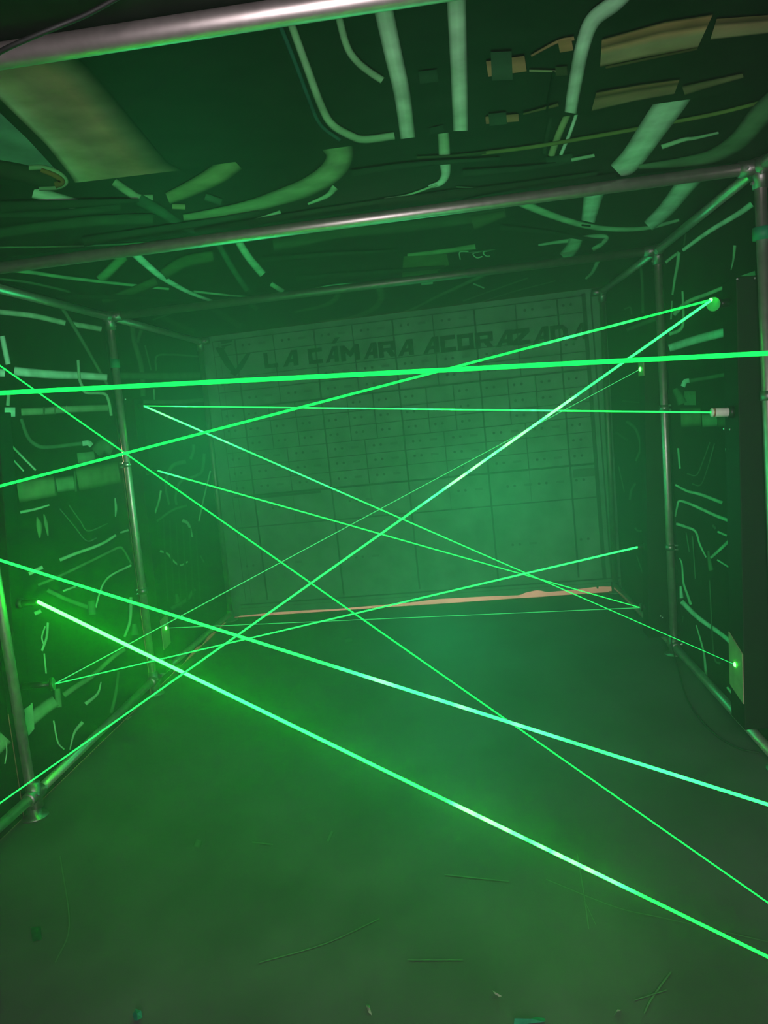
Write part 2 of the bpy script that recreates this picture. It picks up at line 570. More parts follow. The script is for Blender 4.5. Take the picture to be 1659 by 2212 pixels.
# far ceiling banner
cC.ribbon([(448, 656), (480, 680), (522, 706)], 17, (.055, .075, .05))
cC.ribbon([(330, 677), (370, 694), (420, 716)], 13, (.055, .075, .05))
cC.ribbon([(732, 632), (722, 648), (695, 661), (636, 674)], (16, 5), (.11, .15, .09))
cC.ribbon([(818, 616), (823, 645), (803, 669), (750, 688), (690, 694)], (19, 5), (.11, .15, .09))
cC.ribbon([(1052, 590), (1025, 603), (997, 616), (945, 640), (891, 667), (831, 688)], (10, 5), (.15, .19, .13))
cC.ribbon([(910, 612), (935, 609)], 9, MD)
cC.ribbon([(1022, 612), (1046, 622)], 4, MD)
cC.ribbon([(1292, 562), (1280, 587), (1265, 602)], (10, 5), MD)
cC.ribbon([(1000, 650), (1060, 628), (1140, 600)], 4, DM)
cC.ribbon([(1010, 662), (1100, 632), (1200, 606)], 3, DM)
cC.ribbon([(540, 655), (556, 668)], 12, (.07, .10, .07))
cC.ribbon([(330, 690), (400, 668), (470, 663)], 4, DM)
cC.build('ceiling_banner', M_VINYL, label='farthest ceiling banner, faint pipe prints, just in front of the vault banner', cat='banner', group='pipe print banners under the roof')


# side banners ------------------------------------------------------
def side_sheet(side, y0, y1, hem=None):
    x0 = XL if side < 0 else XR
    s = Sheet(lambda x, y: on_x(x, y, x0), (-side, 0, 0))
    ring = [(x0 + SH * ZC, y0, ZC - .002), (x0 + SH * ZC, y1, ZC - .002)]
    if hem:
        for y, z in hem[::-1]:
            ring.append((x0 + SH * z, y, z))
    else:
        ring += [(x0, y1, 0.004), (x0, y0, 0.004)]
    s.base(ring, BG)
    return s


lN = side_sheet(-1, 0.3, D1 - .005)
lM = side_sheet(-1, D1 + .005, D2 - .005)
lF = side_sheet(-1, D2 + .005, 6.53, [(D2 + .005, .004), (5.05, .004), (5.12, .012), (5.2, .004), (5.3, .004), (5.42, .016), (5.6, .026), (5.72, .005), (5.80, .012), (5.88, .028), (6.0, .022), (6.08, .005), (6.3, .018), (6.36, .006), (6.53, .004)])

R_ = lM.ribbon
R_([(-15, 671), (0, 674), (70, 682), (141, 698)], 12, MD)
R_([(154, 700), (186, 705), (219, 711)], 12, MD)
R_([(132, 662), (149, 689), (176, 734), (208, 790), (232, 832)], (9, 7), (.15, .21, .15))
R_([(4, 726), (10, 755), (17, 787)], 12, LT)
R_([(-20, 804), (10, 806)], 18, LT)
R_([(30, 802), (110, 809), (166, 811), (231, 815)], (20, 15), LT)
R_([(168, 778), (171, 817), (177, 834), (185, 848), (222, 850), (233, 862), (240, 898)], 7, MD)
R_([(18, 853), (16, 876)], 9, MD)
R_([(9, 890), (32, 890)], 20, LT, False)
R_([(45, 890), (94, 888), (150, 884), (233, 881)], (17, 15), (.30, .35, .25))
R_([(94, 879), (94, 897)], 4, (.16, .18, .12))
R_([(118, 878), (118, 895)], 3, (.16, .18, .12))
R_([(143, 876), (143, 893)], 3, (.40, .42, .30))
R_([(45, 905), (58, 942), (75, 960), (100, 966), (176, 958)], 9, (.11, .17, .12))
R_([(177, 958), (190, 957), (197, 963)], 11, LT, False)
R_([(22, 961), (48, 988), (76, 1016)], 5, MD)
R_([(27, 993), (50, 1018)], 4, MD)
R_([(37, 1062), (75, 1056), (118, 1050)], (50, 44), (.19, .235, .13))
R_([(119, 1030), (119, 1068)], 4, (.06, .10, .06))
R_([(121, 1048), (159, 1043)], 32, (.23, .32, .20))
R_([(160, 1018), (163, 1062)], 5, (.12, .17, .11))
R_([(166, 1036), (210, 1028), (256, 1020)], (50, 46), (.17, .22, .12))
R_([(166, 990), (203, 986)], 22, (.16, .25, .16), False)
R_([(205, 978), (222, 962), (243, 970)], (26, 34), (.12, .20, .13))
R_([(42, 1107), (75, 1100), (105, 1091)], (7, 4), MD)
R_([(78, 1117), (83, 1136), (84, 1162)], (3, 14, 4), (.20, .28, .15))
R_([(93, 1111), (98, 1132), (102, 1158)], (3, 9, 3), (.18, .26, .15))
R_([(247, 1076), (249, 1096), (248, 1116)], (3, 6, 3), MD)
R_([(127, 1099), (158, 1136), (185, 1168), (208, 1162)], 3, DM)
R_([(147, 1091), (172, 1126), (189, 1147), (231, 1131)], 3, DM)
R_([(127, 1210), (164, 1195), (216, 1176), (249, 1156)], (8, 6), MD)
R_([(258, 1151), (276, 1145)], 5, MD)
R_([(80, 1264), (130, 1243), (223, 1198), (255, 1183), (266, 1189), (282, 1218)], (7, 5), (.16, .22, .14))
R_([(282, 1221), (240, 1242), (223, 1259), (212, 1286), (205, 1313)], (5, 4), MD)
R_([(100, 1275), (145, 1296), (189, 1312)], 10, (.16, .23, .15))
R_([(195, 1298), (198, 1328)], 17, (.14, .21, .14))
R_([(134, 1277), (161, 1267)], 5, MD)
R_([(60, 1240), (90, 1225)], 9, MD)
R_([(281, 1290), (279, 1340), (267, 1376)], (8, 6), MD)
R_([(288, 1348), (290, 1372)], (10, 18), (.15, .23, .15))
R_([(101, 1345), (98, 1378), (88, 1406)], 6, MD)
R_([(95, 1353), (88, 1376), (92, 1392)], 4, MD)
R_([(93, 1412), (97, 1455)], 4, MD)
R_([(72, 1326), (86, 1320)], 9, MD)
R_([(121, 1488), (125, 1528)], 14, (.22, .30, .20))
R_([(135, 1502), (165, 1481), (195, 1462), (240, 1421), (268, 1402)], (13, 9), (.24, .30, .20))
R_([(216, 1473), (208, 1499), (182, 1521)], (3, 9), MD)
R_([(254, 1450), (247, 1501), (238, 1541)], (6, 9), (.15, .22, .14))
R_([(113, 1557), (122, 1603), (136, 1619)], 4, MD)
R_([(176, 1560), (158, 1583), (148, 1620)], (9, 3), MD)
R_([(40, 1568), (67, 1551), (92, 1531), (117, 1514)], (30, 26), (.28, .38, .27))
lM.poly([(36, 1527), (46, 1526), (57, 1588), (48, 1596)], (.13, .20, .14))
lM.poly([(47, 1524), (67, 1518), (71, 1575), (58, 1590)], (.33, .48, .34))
R_ = lN.ribbon
R_([(-60, 1650), (-20, 1625), (11, 1592)], (30, 34), (.30, .42, .30))
R_([(12, 1600), (14, 1625), (10, 1650)], 3, MD)
lN.build('side_banner', M_VINYL, label='banner of dark pipe prints beside the nearest post with a floor flange', cat='banner', group='pipe print banners along the sides')
lM.build('side_banner', M_VINYL, label='banner printed with fat pipe joints behind the near black tower of paired thin beams', cat='banner', group='pipe print banners along the sides')
R_ = lF.ribbon
R_([(285, 700), (290, 738), (302, 778), (307, 809), (309, 856)], (12, 12), (.13, .19, .13))
R_([(306, 709), (296, 740)], 9, (.11, .16, .11))
R_([(255, 811), (300, 812), (370, 812), (442, 810)], 15, (.11, .16, .11))
R_([(313, 746), (326, 800)], 4, DM)
R_([(332, 840), (333, 864)], 4, MD)
R_([(337, 801), (338, 770), (370, 766), (429, 770)], 5, DM)
R_([(309, 868), (385, 868), (448, 863)], 10, DM)
R_([(418, 960), (417, 976), (411, 992)], 8, DM)
R_([(401, 997), (374, 1005), (360, 1029), (358, 1056), (365, 1090)], (11, 5), (.12, .17, .12))
R_([(441, 980), (436, 1017), (420, 1029), (389, 1041), (379, 1072), (381, 1091)], (8, 6), DM)
R_([(347, 1060), (342, 1085), (334, 1109)], 5, MD)
R_([(338, 1126), (372, 1102), (403, 1092)], 6, DM)
R_([(454, 1017), (440, 1075), (429, 1126)], 4, MD)
R_([(393, 1124), (406, 1132), (415, 1160)], (9, 5), MD)
R_([(345, 1190), (362, 1197), (374, 1212), (389, 1221), (405, 1213)], (6, 4), MD)
R_([(380, 1284), (385, 1312)], (8, 18), DM)
R_([(420, 1272), (403, 1295), (369, 1315)], 9, DM)
R_([(432, 1200), (440, 1215)], 4, DM)
for k in range(6):
    R_([(352 + k * 14, 1120 + k * 5), (356 + k * 14, 1210), (362 + k * 14, 1300)], 5, (.032, .05, .035))
lF.build('side_banner', M_VINYL, label='banner of faint pipe prints beyond the far tower with the lit target', cat='banner', group='pipe print banners along the sides')

rN = side_sheet(1, 0.3, D1 - .005)
rM = side_sheet(1, D1 + .005, D2 - .005)
rF = side_sheet(1, D2 + .005, 6.40)
R_ = rM.ribbon
R_([(1625, 441), (1592, 464), (1532, 500), (1475, 541)], (14, 8), LT)
R_([(1438, 567), (1453, 555), (1467, 545)], 7, MD)
R_([(1467, 545), (1464, 572), (1458, 603), (1453, 637)], (9, 5), MD)
R_([(1452, 650), (1450, 690)], 4, MD)
R_([(1483, 497), (1478, 530)], 4, DM)
R_([(1588, 530), (1585, 560), (1580, 583)], (8, 2), MD)
R_([(1566, 620), (1532, 634), (1485, 653), (1456, 680)], (8, 10), MD)
R_([(1475, 629), (1477, 689), (1470, 712), (1446, 722)], (5, 9), MD)
R_([(1446, 752), (1506, 733), (1569, 717)], (17, 20), LT)
rM.poly([(1600, 596), (1632, 585), (1633, 596)], (.32, .48, .34))
R_([(1648, 380), (1648, 470), (1649, 590)], 12, (.18, .28, .2))
R_([(1573, 808), (1530, 816), (1489, 823)], 9, (.10, .15, .1))
R_([(1490, 822), (1481, 824), (1476, 835)], 10, LT, False)
R_([(1479, 860), (1504, 860)], 30, (.15, .24, .15), False)
R_([(1458, 840), (1468, 856), (1475, 872)], (14, 22), (.12, .19, .12))
R_([(1472, 902), (1515, 900)], (42, 40), (.17, .22, .12))
R_([(1518, 908), (1550, 906)], 30, (.23, .33, .21))
R_([(1551, 912), (1575, 908)], 22, (.11, .14, .08))
R_([(1466, 968), (1470, 1012)], 5, MD)
R_([(1570, 968), (1574, 985), (1575, 1030)], (5, 8, 2), LT)
R_([(1535, 955), (1520, 996), (1506, 1026), (1485, 1023)], 3, DM)
R_([(1545, 958), (1530, 1011), (1515, 1047), (1496, 1045)], 3, DM)
R_([(1460, 1047), (1487, 1061), (1515, 1068), (1562, 1086)], (5, 8), MD)
R_([(1460, 1116), (1464, 1095), (1470, 1082), (1498, 1091), (1544, 1112), (1580, 1126)], (4, 8), MD)
R_([(1462, 1131), (1483, 1138), (1504, 1148), (1513, 1175), (1527, 1204)], (7, 4), MD)
R_([(1532, 1190), (1534, 1212), (1538, 1232)], (5, 12), (.12, .18, .12))
R_([(1537, 1205), (1560, 1184), (1581, 1164)], (6, 8), MD)
R_([(1541, 1134), (1548, 1142)], 6, DM)
R_([(1552, 1148), (1572, 1157)], 5, MD)
R_([(1551, 1209), (1578, 1226)], 4, MD)
R_([(1470, 1205), (1475, 1220), (1478, 1258), (1487, 1285), (1494, 1306)], (3, 7), MD)
R_([(1472, 1266), (1474, 1292)], (5, 9), LT)
R_([(1474, 1299), (1510, 1334), (1563, 1372), (1594, 1401)], (11, 9), LT)
R_([(1484, 1150), (1491, 1192)], 3, DM)
R_([(1498, 1158), (1504, 1250)], 3, DM)
R_([(1506, 1350), (1522, 1408), (1528, 1464)], (3, 7), MD)
R_([(1535, 1253), (1544, 1411), (1558, 1434)], (2, 6), DM)
R_([(1573, 1484), (1590, 1505)], 6, MD)
R_([(1478, 1330), (1476, 1345)], 3, DM)
R_ = rF.ribbon
R_([(1384, 566), (1388, 621), (1389, 676)], 7, DM)
R_([(1421, 686), (1396, 696), (1354, 713)], (13, 8), DM)
R_([(1338, 608), (1352, 597), (1370, 588)], 7, (.05, .08, .055))
R_([(1348, 668), (1362, 664), (1365, 680)], 4, DM)
R_([(1354, 910), (1374, 928), (1384, 965), (1374, 996)], (8, 5), DM)
R_([(1330, 933), (1356, 951)], 6, (.05, .08, .055))
R_([(1337, 1008), (1349, 1062)], 3, DM)
R_([(1373, 1044), (1364, 1060), (1361, 1080)], 6, DM)
R_([(1372, 1140), (1380, 1147), (1394, 1146)], 5, DM)
R_([(1384, 870), (1344, 866)], 4, (.05, .08, .055))
R_([(1376, 1200), (1388, 1235), (1396, 1260)], 3, DM)
rN.build('side_banner', M_VINYL, label='dark banner beside the entrance, opposite the post with the floor flange', cat='banner', group='pipe print banners along the sides')
rM.build('side_banner', M_VINYL, label='banner printed with bent pale pipes behind the black tower with the white laser', cat='banner', group='pipe print banners along the sides')
rF.build('side_banner', M_VINYL, label='banner of faint prints beyond the thin far tower', cat='banner', group='pipe print banners along the sides')


# vault banner ------------------------------------------------------
def bp(x, z):
    return Vector((x, DB + BACK_YAW * x, z))


vb = Sheet(lambda x, y: on_back(x, y), (BACK_YAW, -1, 0))
hem = [(-1.524, .012), (-1.187, .021), (-.948, .020), (-.712, .013), (-.4, .018), (-.092, .024), (.174, .036), (.509, .031), (.803, .021),
       (.878, .042), (.951, .051), (1.04, .030), (1.202, .033), (1.345, .041), (1.41, .045), (1.412, .03), (1.425, .03), (1.427, .045), (1.54, .038)]
hem_s = []
for i in range(len(hem) - 1):
    for k in range(3):
        t = k / 3
        u = t * t * (3 - 2 * t)
        hem_s.append((hem[i][0] + (hem[i + 1][0] - hem[i][0]) * t, hem[i][1] + (hem[i + 1][1] - hem[i][1]) * u))
hem_s += [hem[-1], (1.56, .004), (1.612, .004)]
hem_s = [(-1.597, .004), (-1.53, .004)] + hem_s
VB = (0.115, 0.20, 0.155)
vb.base([bp(-1.562, ZC - .006)] + [bp(x, z) for x, z in hem_s] + [bp(1.648, ZC - .006)], VB)
LINE = (0.030, 0.055, 0.042)


def vline(x, z0, z1, w=.008, c=LINE):
    vb.flat([bp(x - w / 2, z0), bp(x + w / 2, z0), bp(x + w / 2, z1), bp(x - w / 2, z1)], c)


def hline(x0, x1, z, w=.006, c=LINE):
    vb.flat([bp(x0, z - w / 2), bp(x1, z - w / 2), bp(x1, z + w / 2), bp(x0, z + w / 2)], c)


def dot(x, z, r=.010, c=LINE):
    vb.flat([bp(x + r * math.cos(a * math.pi / 4), z + r * math.sin(a * math.pi / 4)) for a in range(8)], c)


def keys(x0, x1, z0, z1):
    """Two locks and a number plate on a deposit box."""
    if random.random() < .1:
        return
    xs = x0 + (x1 - x0) * .22
    zs = z0 + (z1 - z0) * .55
    dot(xs, zs, .011)
    dot(xs + .055, zs, .011)
    px = xs + .13
    if px + .06 < x1:
        vb.flat([bp(px, zs - .009), bp(px + .06, zs - .009), bp(px + .06, zs + .009), bp(px, zs + .009)], (.075, .125, .10))


# dark border, then rows of boxes
for x in (-1.40,):
    vline(x, .12, 2.27, .006, (.07, .12, .09))
vline(1.478, .10, 2.30, .030)
vline(1.53, .10, 2.30, .012)
hline(-1.5, 1.6, .105, .012)
hline(-1.5, 1.6, .075, .008, (.075, .125, .10))
mains = [-1.262, -.61, .02, .655, 1.281]
for x in mains:
    vline(x, .13, 2.28, .014)
vline(-1.45, .13, 2.28, .006)
cols = [-1.44] + mains + [1.463]
# big doors at the bottom
hline(-1.44, 1.463, .755, .010)
for a, b in zip(cols, cols[1:]):
    keys(a, b, .35, .5)
# the row of tall boxes above the doors
hline(-1.44, 1.463, 1.015, .016)
vb.flat([bp(-1.25, .985), bp(-.70, .985), bp(-.70, 1.005), bp(-1.25, 1.005)], (.035, .06, .05))
vb.flat([bp(1.3, .985), bp(1.463, .985), bp(1.463, .92), bp(1.3, .92)], (.06, .10, .075))
for a, b in zip(cols, cols[1:]):
    keys(a, b, .80, .98)
    if b - a > .4:
        vline((a + b) / 2, .76, 1.01, .006, (.07, .115, .09))
        keys((a + b) / 2, b, .80, .98)
# small boxes, halves then thirds
zz = [1.015, 1.145, 1.262, 1.378, 1.495, 1.61, 1.735]
for i in range(len(zz) - 1):
    z0, z1 = zz[i], zz[i + 1]
    hline(-1.44, 1.463, z1, .006 if i < 5 else .012)
    for a, b in zip(cols, cols[1:]):
        n = 1 if b - a < .4 else (2 if i < 3 else 3)
        for k in range(n):
            xa, xb = a + (b - a) * k / n, a + (b - a) * (k + 1) / n
            if k:
                vline(xa, z0, z1, .008)
            keys(xa, xb, z0, z1)
# the upper boxes
zz = [1.735, 1.87, 1.985, 2.16, 2.28]
for i in range(len(zz) - 1):
    z0, z1 = zz[i], zz[i + 1]
    hline(-1.44, 1.463, z1, .006)
    for a, b in zip(cols, cols[1:]):
        n = 1 if b - a < .4 else 2
        for k in range(n):
            xa, xb = a + (b - a) * k / n, a + (b - a) * (k + 1) / n
            if k:
                vline(xa, z0, z1, .008)
            if i != 2:
                keys(xa, xb, z0, z1)

# lettering: heavy slanted block letters
GL = {
    'L': [[(0, 1), (.30, 1), (.30, .26), (1, .26), (1, 0), (0, 0)]],
    'A': [[(0, 0), (.62, 1), (1, 1), (1, .0), (.68, 0), (.68, .22), (.40, .22), (.30, 0)], [(.52, .44), (.68, .44), (.68, .74)]],
    'C': [[(0, 0), (0, 1), (1, 1), (1, .74), (.30, .74), (.30, .26), (1, .26), (1, 0)]],
    'M': [[(0, 0), (0, 1), (.24, 1), (.5, .62), (.76, 1), (1, 1), (1, 0), (.74, 0), (.74, .52), (.5, .2), (.26, .52), (.26, 0)]],
    'R': [[(0, 0), (0, 1), (1, 1), (1, .40), (.78, .40), (1, 0), (.66, 0), (.46, .36), (.28, .36), (.28, 0)], [(.28, .58), (.70, .58), (.70, .78), (.28, .78)]],
    'O': [[(0, 0), (0, 1), (1, 1), (1, 0)], [(.28, .26), (.72, .26), (.72, .74), (.28, .74)]],
    'Z': [[(0, 1), (1, 1), (1, .72), (.46, .27), (1, .27), (1, 0), (0, 0), (0, .27), (.54, .73), (0, .73)]],
    'D': [[(0, 0), (0, 1), (.72, 1), (1, .74), (1, .26), (.72, 0)], [(.28, .26), (.64, .26), (.72, .36), (.72, .64), (.64, .74), (.28, .74)]],
}
INK = (0.016, 0.034, 0.024)


def glyph(ch, x0, x1, z0, z1):
    from mathutils.geometry import tessellate_polygon
    loops = [[Vector((p[0], p[1], 0)) for p in l] for l in GL[ch]]
    flatp = [p for l in loops for p in l]
    vb.layer += 1
    ids = [vb.put(bp(x0 + (x1 - x0) * p.x, z0 + (z1 - z0) * p.y), INK, 60) for p in flatp]
    for t in tessellate_polygon(loops):
        vb.f.append(tuple(ids[i] for i in t))


word = [('L', 573, 602), ('A', 612, 646), ('C', 668, 699), ('A', 704, 733), ('M', 738, 779), ('A', 786, 817), ('R', 820, 857), ('A', 860, 895),
        ('A', 914, 950), ('C', 953, 986), ('O', 990, 1025), ('R', 1028, 1067), ('A', 1071, 1109), ('Z', 1109, 1146), ('A', 1151, 1187),
        ('D', 1190, 1228), ('A', 1235, 1269)]
for i, (ch, a, b) in enumerate(word):
    ya, yb = 796 + (a - 573) * (732 - 796) / 695.0, 796 + (b - 573) * (732 - 796) / 695.0
    p, q = on_back(a, ya), on_back(b, yb)
    z0 = (p.z + q.z) / 2
    glyph(ch, p.x, q.x, z0, z0 + .122)
    if i == 3:
        xm = p.x + (q.x - p.x) * .62
        vb.layer += 1
        vb.flat([bp(xm, z0 + .140), bp(xm + .035, z0 + .140), bp(xm + .075, z0 + .185), bp(xm + .035, z0 + .185)], INK)
# the emblem before the words: a dark pointed shield with two bars above it
for poly in ([(469, 752), (486, 752), (500, 778), (514, 800), (506, 806), (490, 790)],
             [(500, 806), (514, 796), (536, 764), (545, 764), (528, 796), (512, 813)],
             [(480, 738), (505, 735), (505, 740), (482, 744)],
             [(482, 748), (505, 743), (503, 746), (484, 752)]):
    vb.flat([on_back(*p) for p in poly], tuple(c * 1.15 for c in INK))
vb.build('vault_banner', M_VINYL_BACK, label='big back banner of printed safe deposit boxes under the words LA CÁMARA ACORAZADA', cat='banner')


# ------------------------------------------------------------------ tube frames
def seg(name, a, b, r, material, parent, label=None, n=18):
    bm = bmesh.new()
    tube(bm, [a, b], r, n)
    o = link(name, bm, material, parent, True)
    if label:
        o['label'] = label
    return o


RT = 0.0215


def corner_fitting(p, sx, parent, along=True):
    """Cast corner socket with three sleeves and set screws."""
    bm = bmesh.new()
    p = Vector(p)
    tube(bm, [p + Vector((0, 0, .03)), p - Vector((0, 0, .075))], .029, 16)
    tube(bm, [p, p - Vector((sx * .075, 0, 0))], .029, 16)
    tube(bm, [p - Vector((0, .06, 0)), p + Vector((0, .06, 0))], .029, 16)
    o = link('corner_fitting', bm, M_CAST, parent, True)
    for q, d in ((p + Vector((-sx * .055, -.029, -.004)), Vector((0, -1, 0))), (p + Vector((-sx * .029, -.004, -.055)), Vector((-sx, -.3, 0))),
                 (p + Vector((-sx * .012, -.052, -.030)), Vector((0, 0, -1)))):
        b = bmesh.new()
        tube(b, [q - d.normalized() * .004, q + d.normalized() * .006], .0065, 6)
        link('set_screw', b, M_SCREW, o)
    return o


def base_flange(p, parent):
    bm = bmesh.new()
    p = Vector((p[0], p[1], 0))
    tube(bm, [p + Vector((0, 0, .0)), p + Vector((0, 0, .007)), p + Vector((0, 0, .009)), p + Vector((0, 0, .085))], [.056, .056, .030, .029], 24)
    o = link('base_flange', bm, M_CAST, parent, True)
    return o


def coupling(p, parent):
    bm = bmesh.new()
    p = Vector(p)
    tube(bm, [p - Vector((0, .055, 0)), p - Vector((0, .05, 0)), p + Vector((0, .05, 0)), p + Vector((0, .055, 0))], [.028, .031, .031, .028], 18)
    tube(bm, [p + Vector((0, 0, .055)), p - Vector((0, 0, .055))], .0305, 18)
    o = link('coupling', bm, M_CAST, parent, True)
    for dy in (-.035, .035):
        b = bmesh.new()
        tube(b, [p + Vector((.026, dy, .012)), p + Vector((.040, dy, .018))], .007, 6)
        link('set_screw', b, M_SCREW, o)
    return o


def band(p, d, h, r, material, name, parent, label=None):
    bm = bmesh.new()
    p, d = Vector(p), Vector(d).normalized()
    tube(bm, [p - d * h / 2, p + d * h / 2], r, 18)
    o = link(name, bm, material, parent, True)
    if label:
        o['label'] = label
    return o


def pole_pt(top, bot, z):
    t = (z - bot.z) / (top.z - bot.z)
    return bot.lerp(top, t)


def portal(y, lt, lb, rt, rb, label, cross=M_STEEL, post=M_STEEL):
    f = empty('pipe_frame', ((lb.x + rb.x) / 2, y, 0), label, 'pipe frame', 'steel pipe frames')
    seg('upright', lb, lt, RT, post, f)
    seg('upright', rb, rt, RT, post, f)
    if cross:
        seg('cross_rail', lt + Vector((-.02, 0, 0)), rt + Vector((.02, 0, 0)), RT * 1.06, cross, f)
    corner_fitting(lt, -1, f)
    corner_fitting(rt, 1, f)
    base_flange(lb, f)
    base_flange(rb, f)
    return f


V = Vector
# frame over the camera
lt0, rt0 = V((-1.53, D0, H)), V((1.58, D0, H))
portal(D0, lt0, V((-1.535, D0, 0)), rt0, V((1.54, D0, 0)), 'nearest pipe frame, its thick shiny rail crossing the top of the view')
# second frame
lt1, lb1 = V((-1.545, D1, 2.29)), on_y(77, 1768, D1)
lb1.z = 0
rt1, rb1 = on_y(1641, 357, D1), V((1.562, D1, 0))
rt1.z = 2.30
f1 = portal(D1, lt1, lb1, rt1, rb1, 'second pipe frame, its post with the round floor flange beside the near black tower')
p1 = pole_pt(rt1, rb1, on_y(1645, 505, D1).z)
band(p1, rt1 - rb1, .045, RT + .012, M_TAPE, 'tape_band', f1, 'green tape band')
z = on_y(1655, 855, D1).z
band(pole_pt(rt1, rb1, z), rt1 - rb1, .035, RT + .007, M_CAST, 'pipe_clamp', f1)
b = bmesh.new()
q = pole_pt(rt1, rb1, z) + V((.03, -.012, 0))
box(b, q - V((.012, .01, .018)), q + V((.012, .01, .018)))
bevel(b, .003)
link('clamp_bolt', b, M_BLACKM, f1)
coupling(V((lb1.x + .012, D1, .10)), f1)
# third frame
lt2, lb2 = on_y(237, 692, D2), on_y(334, 1488, D2)
rt2, rb2 = on_y(1420, 542, D2), on_y(1457, 1411, D2)
lt2.z = rt2.z = 2.29
lb2.z = rb2.z = 0
f2 = portal(D2, lt2, lb2, rt2, rb2, 'third pipe frame, standing halfway down with thin posts in front of the far towers', M_DULL)
for px, py, tp, bt, mt, nm, lab, h in ((242, 786, lt2, lb2, M_TAPE, 'tape_band', 'green tape band', .05), (268, 1004, lt2, lb2, M_SCREW, 'pipe_clamp', None, .03),
                                     (301, 1277, lt2, lb2, M_CAST, 'pipe_clamp', None, .035), (1437, 881, rt2, rb2, M_CAST, 'pipe_clamp', None, .035),
                                     (1449, 1182, rt2, rb2, M_CAST, 'pipe_clamp', None, .035)):
    c = pole_pt(tp, bt, on_y(px, py, D2).z)
    o = band(c, tp - bt, h, RT + .006, mt, nm, f2, lab)
    if nm == 'pipe_clamp':
        sx = 1 if px < 800 else -1
        for dz in (-.012, .012):
            b = bmesh.new()
            tube(b, [c + V((-sx * .022, -.02, dz)), c + V((-sx * .040, -.03, dz))], .006, 6)
            link('set_screw', b, M_SCREW, o)
coupling(V((lb2.x + .004, D2, .09)), f2)
coupling(V((rb2.x, D2, .05)), f2)
# frame at the vault banner
YB = 6.30
lb3, rb3 = V((-1.57, YB + .13, 0)), V((1.545, YB - .03, 0))
lt3, rt3 = V((-1.53, YB + .13, 2.29)), V((1.605, YB - .03, 2.29))
portal(YB, lt3, lb3, rt3, rb3, 'last pipe frame, thin posts at the two edges of the vault banner', None, M_DULL)


def rail(a, b, label, name, group):
    bm = bmesh.new()
    tube(bm, [a, b], RT, 18)
    o = link(name, bm, M_STEEL, None, True)
    c = (Vector(a) + Vector(b)) / 2
    o.data.transform(Matrix.Translation(-c))
    o.location = c
    return tag(o, label, 'rail', group)


GB, GT = 'rails along the floor', 'rails along the roof edges'
zl = .10
rail(V((-1.575, D0 + .05, zl)), V((lb1.x + .012, D1 - .04, zl)), 'steel floor rail nearest the camera, ending at the clamp above the round flange', 'floor_rail', GB)
rail(V((lb1.x + .012, D1 + .04, zl)), V((lb2.x, D2 - .04, .09)), 'steel floor rail below the fat pipe joint prints', 'floor_rail', GB)
rail(V((lb2.x, D2 + .04, .09)), V((lb3.x, YB + .08, .06)), 'steel floor rail below the far tower with the lit target', 'floor_rail', GB)
rail(V((rb1.x - .01, D0 + .05, .04)), V((rb1.x - .01, D1 - .035, .04)), 'steel floor rail beside the entrance below the plain dark banner', 'floor_rail', GB)
rail(V((rb1.x - .01, D1 + .035, .04)), V((rb2.x, D2 - .04, .05)), 'steel floor rail below the tower with the white laser, cable lying beside it', 'floor_rail', GB)
rail(V((rb2.x, D2 + .04, .05)), V((rb3.x, YB - .08, .05)), 'steel floor rail running from the thin far tower to the orange gap', 'floor_rail', GB)
for (a, b, la), (c, d, lb) in zip(
        ((lt0, lt1, 'roof edge rail between the nearest two frames, tan duct side'), (lt1, lt2, 'roof edge rail above the fat pipe joint prints'), (lt2, lt3, 'roof edge rail above the far tower with the lit target')),
        ((rt0, rt1, 'roof edge rail between the nearest two frames, copper bottle side'), (rt1, rt2, 'roof edge rail above the tower with the white laser'), (rt2, rt3, 'roof edge rail above the thin far tower'))):
    for p, q, l in ((a, b, la), (c, d, lb)):
        rail(p + V((0, .06, 0)), q - V((0, .06, 0)), l, 'roof_rail', GT)


# ------------------------------------------------------------------ laser towers
def tower(label, side, y0, y1, xb, xt, z0, z1, depth=.115):
    """Black upright box; its inner face leans with the frame."""
    t = empty('laser_tower', (xb + side * depth / 2, (y0 + y1) / 2, z0), label, 'laser tower', 'black laser towers')
    bm = bmesh.new()
    ob, ot = xb + side * depth, xt + side * depth
    hexa(bm, [(xb, y0, z0), (ob, y0, z0), (ob, y1, z0), (xb, y1, z0), (xt, y0, z1), (ot, y0, z1), (ot, y1, z1), (xt, y1, z1)])
    bevel(bm, .004)
    link('housing', bm, M_BLACK, t)
    return t


def screw(p, parent, d=V((0, -1, 0)), r=.005):
    bm = bmesh.new()
    p = Vector(p)
    tube(bm, [p, p + d * .003, p + d * .004], [r, r, r * .6], 8)
    return link('screw', bm, M_SCREW, parent)


def laser_module(tip, root, parent, r=.016, material=M_BLACKM, ring=False):
    bm = bmesh.new()
    tip, root = Vector(tip), Vector(root)
    d = (tip - root)
    a = root + d * .18
    tube(bm, [a, root + d * .2, tip - d * .04, tip], [r * .9, r, r, r * .9], 18)
    o = link('laser_module', bm, material, parent, True)
    b = bmesh.new()
    s = d.normalized()
    tube(b, [root - s * .002, root + d * .25], r * 1.35, 14)
    link('mount', b, M_BLACKM, o, True)
    if ring:
        b = bmesh.new()
        tube(b, [tip - d * .16, tip - d * .06], r * 1.03, 18)
        link('collar', b, M_RING, o, True)
    return o


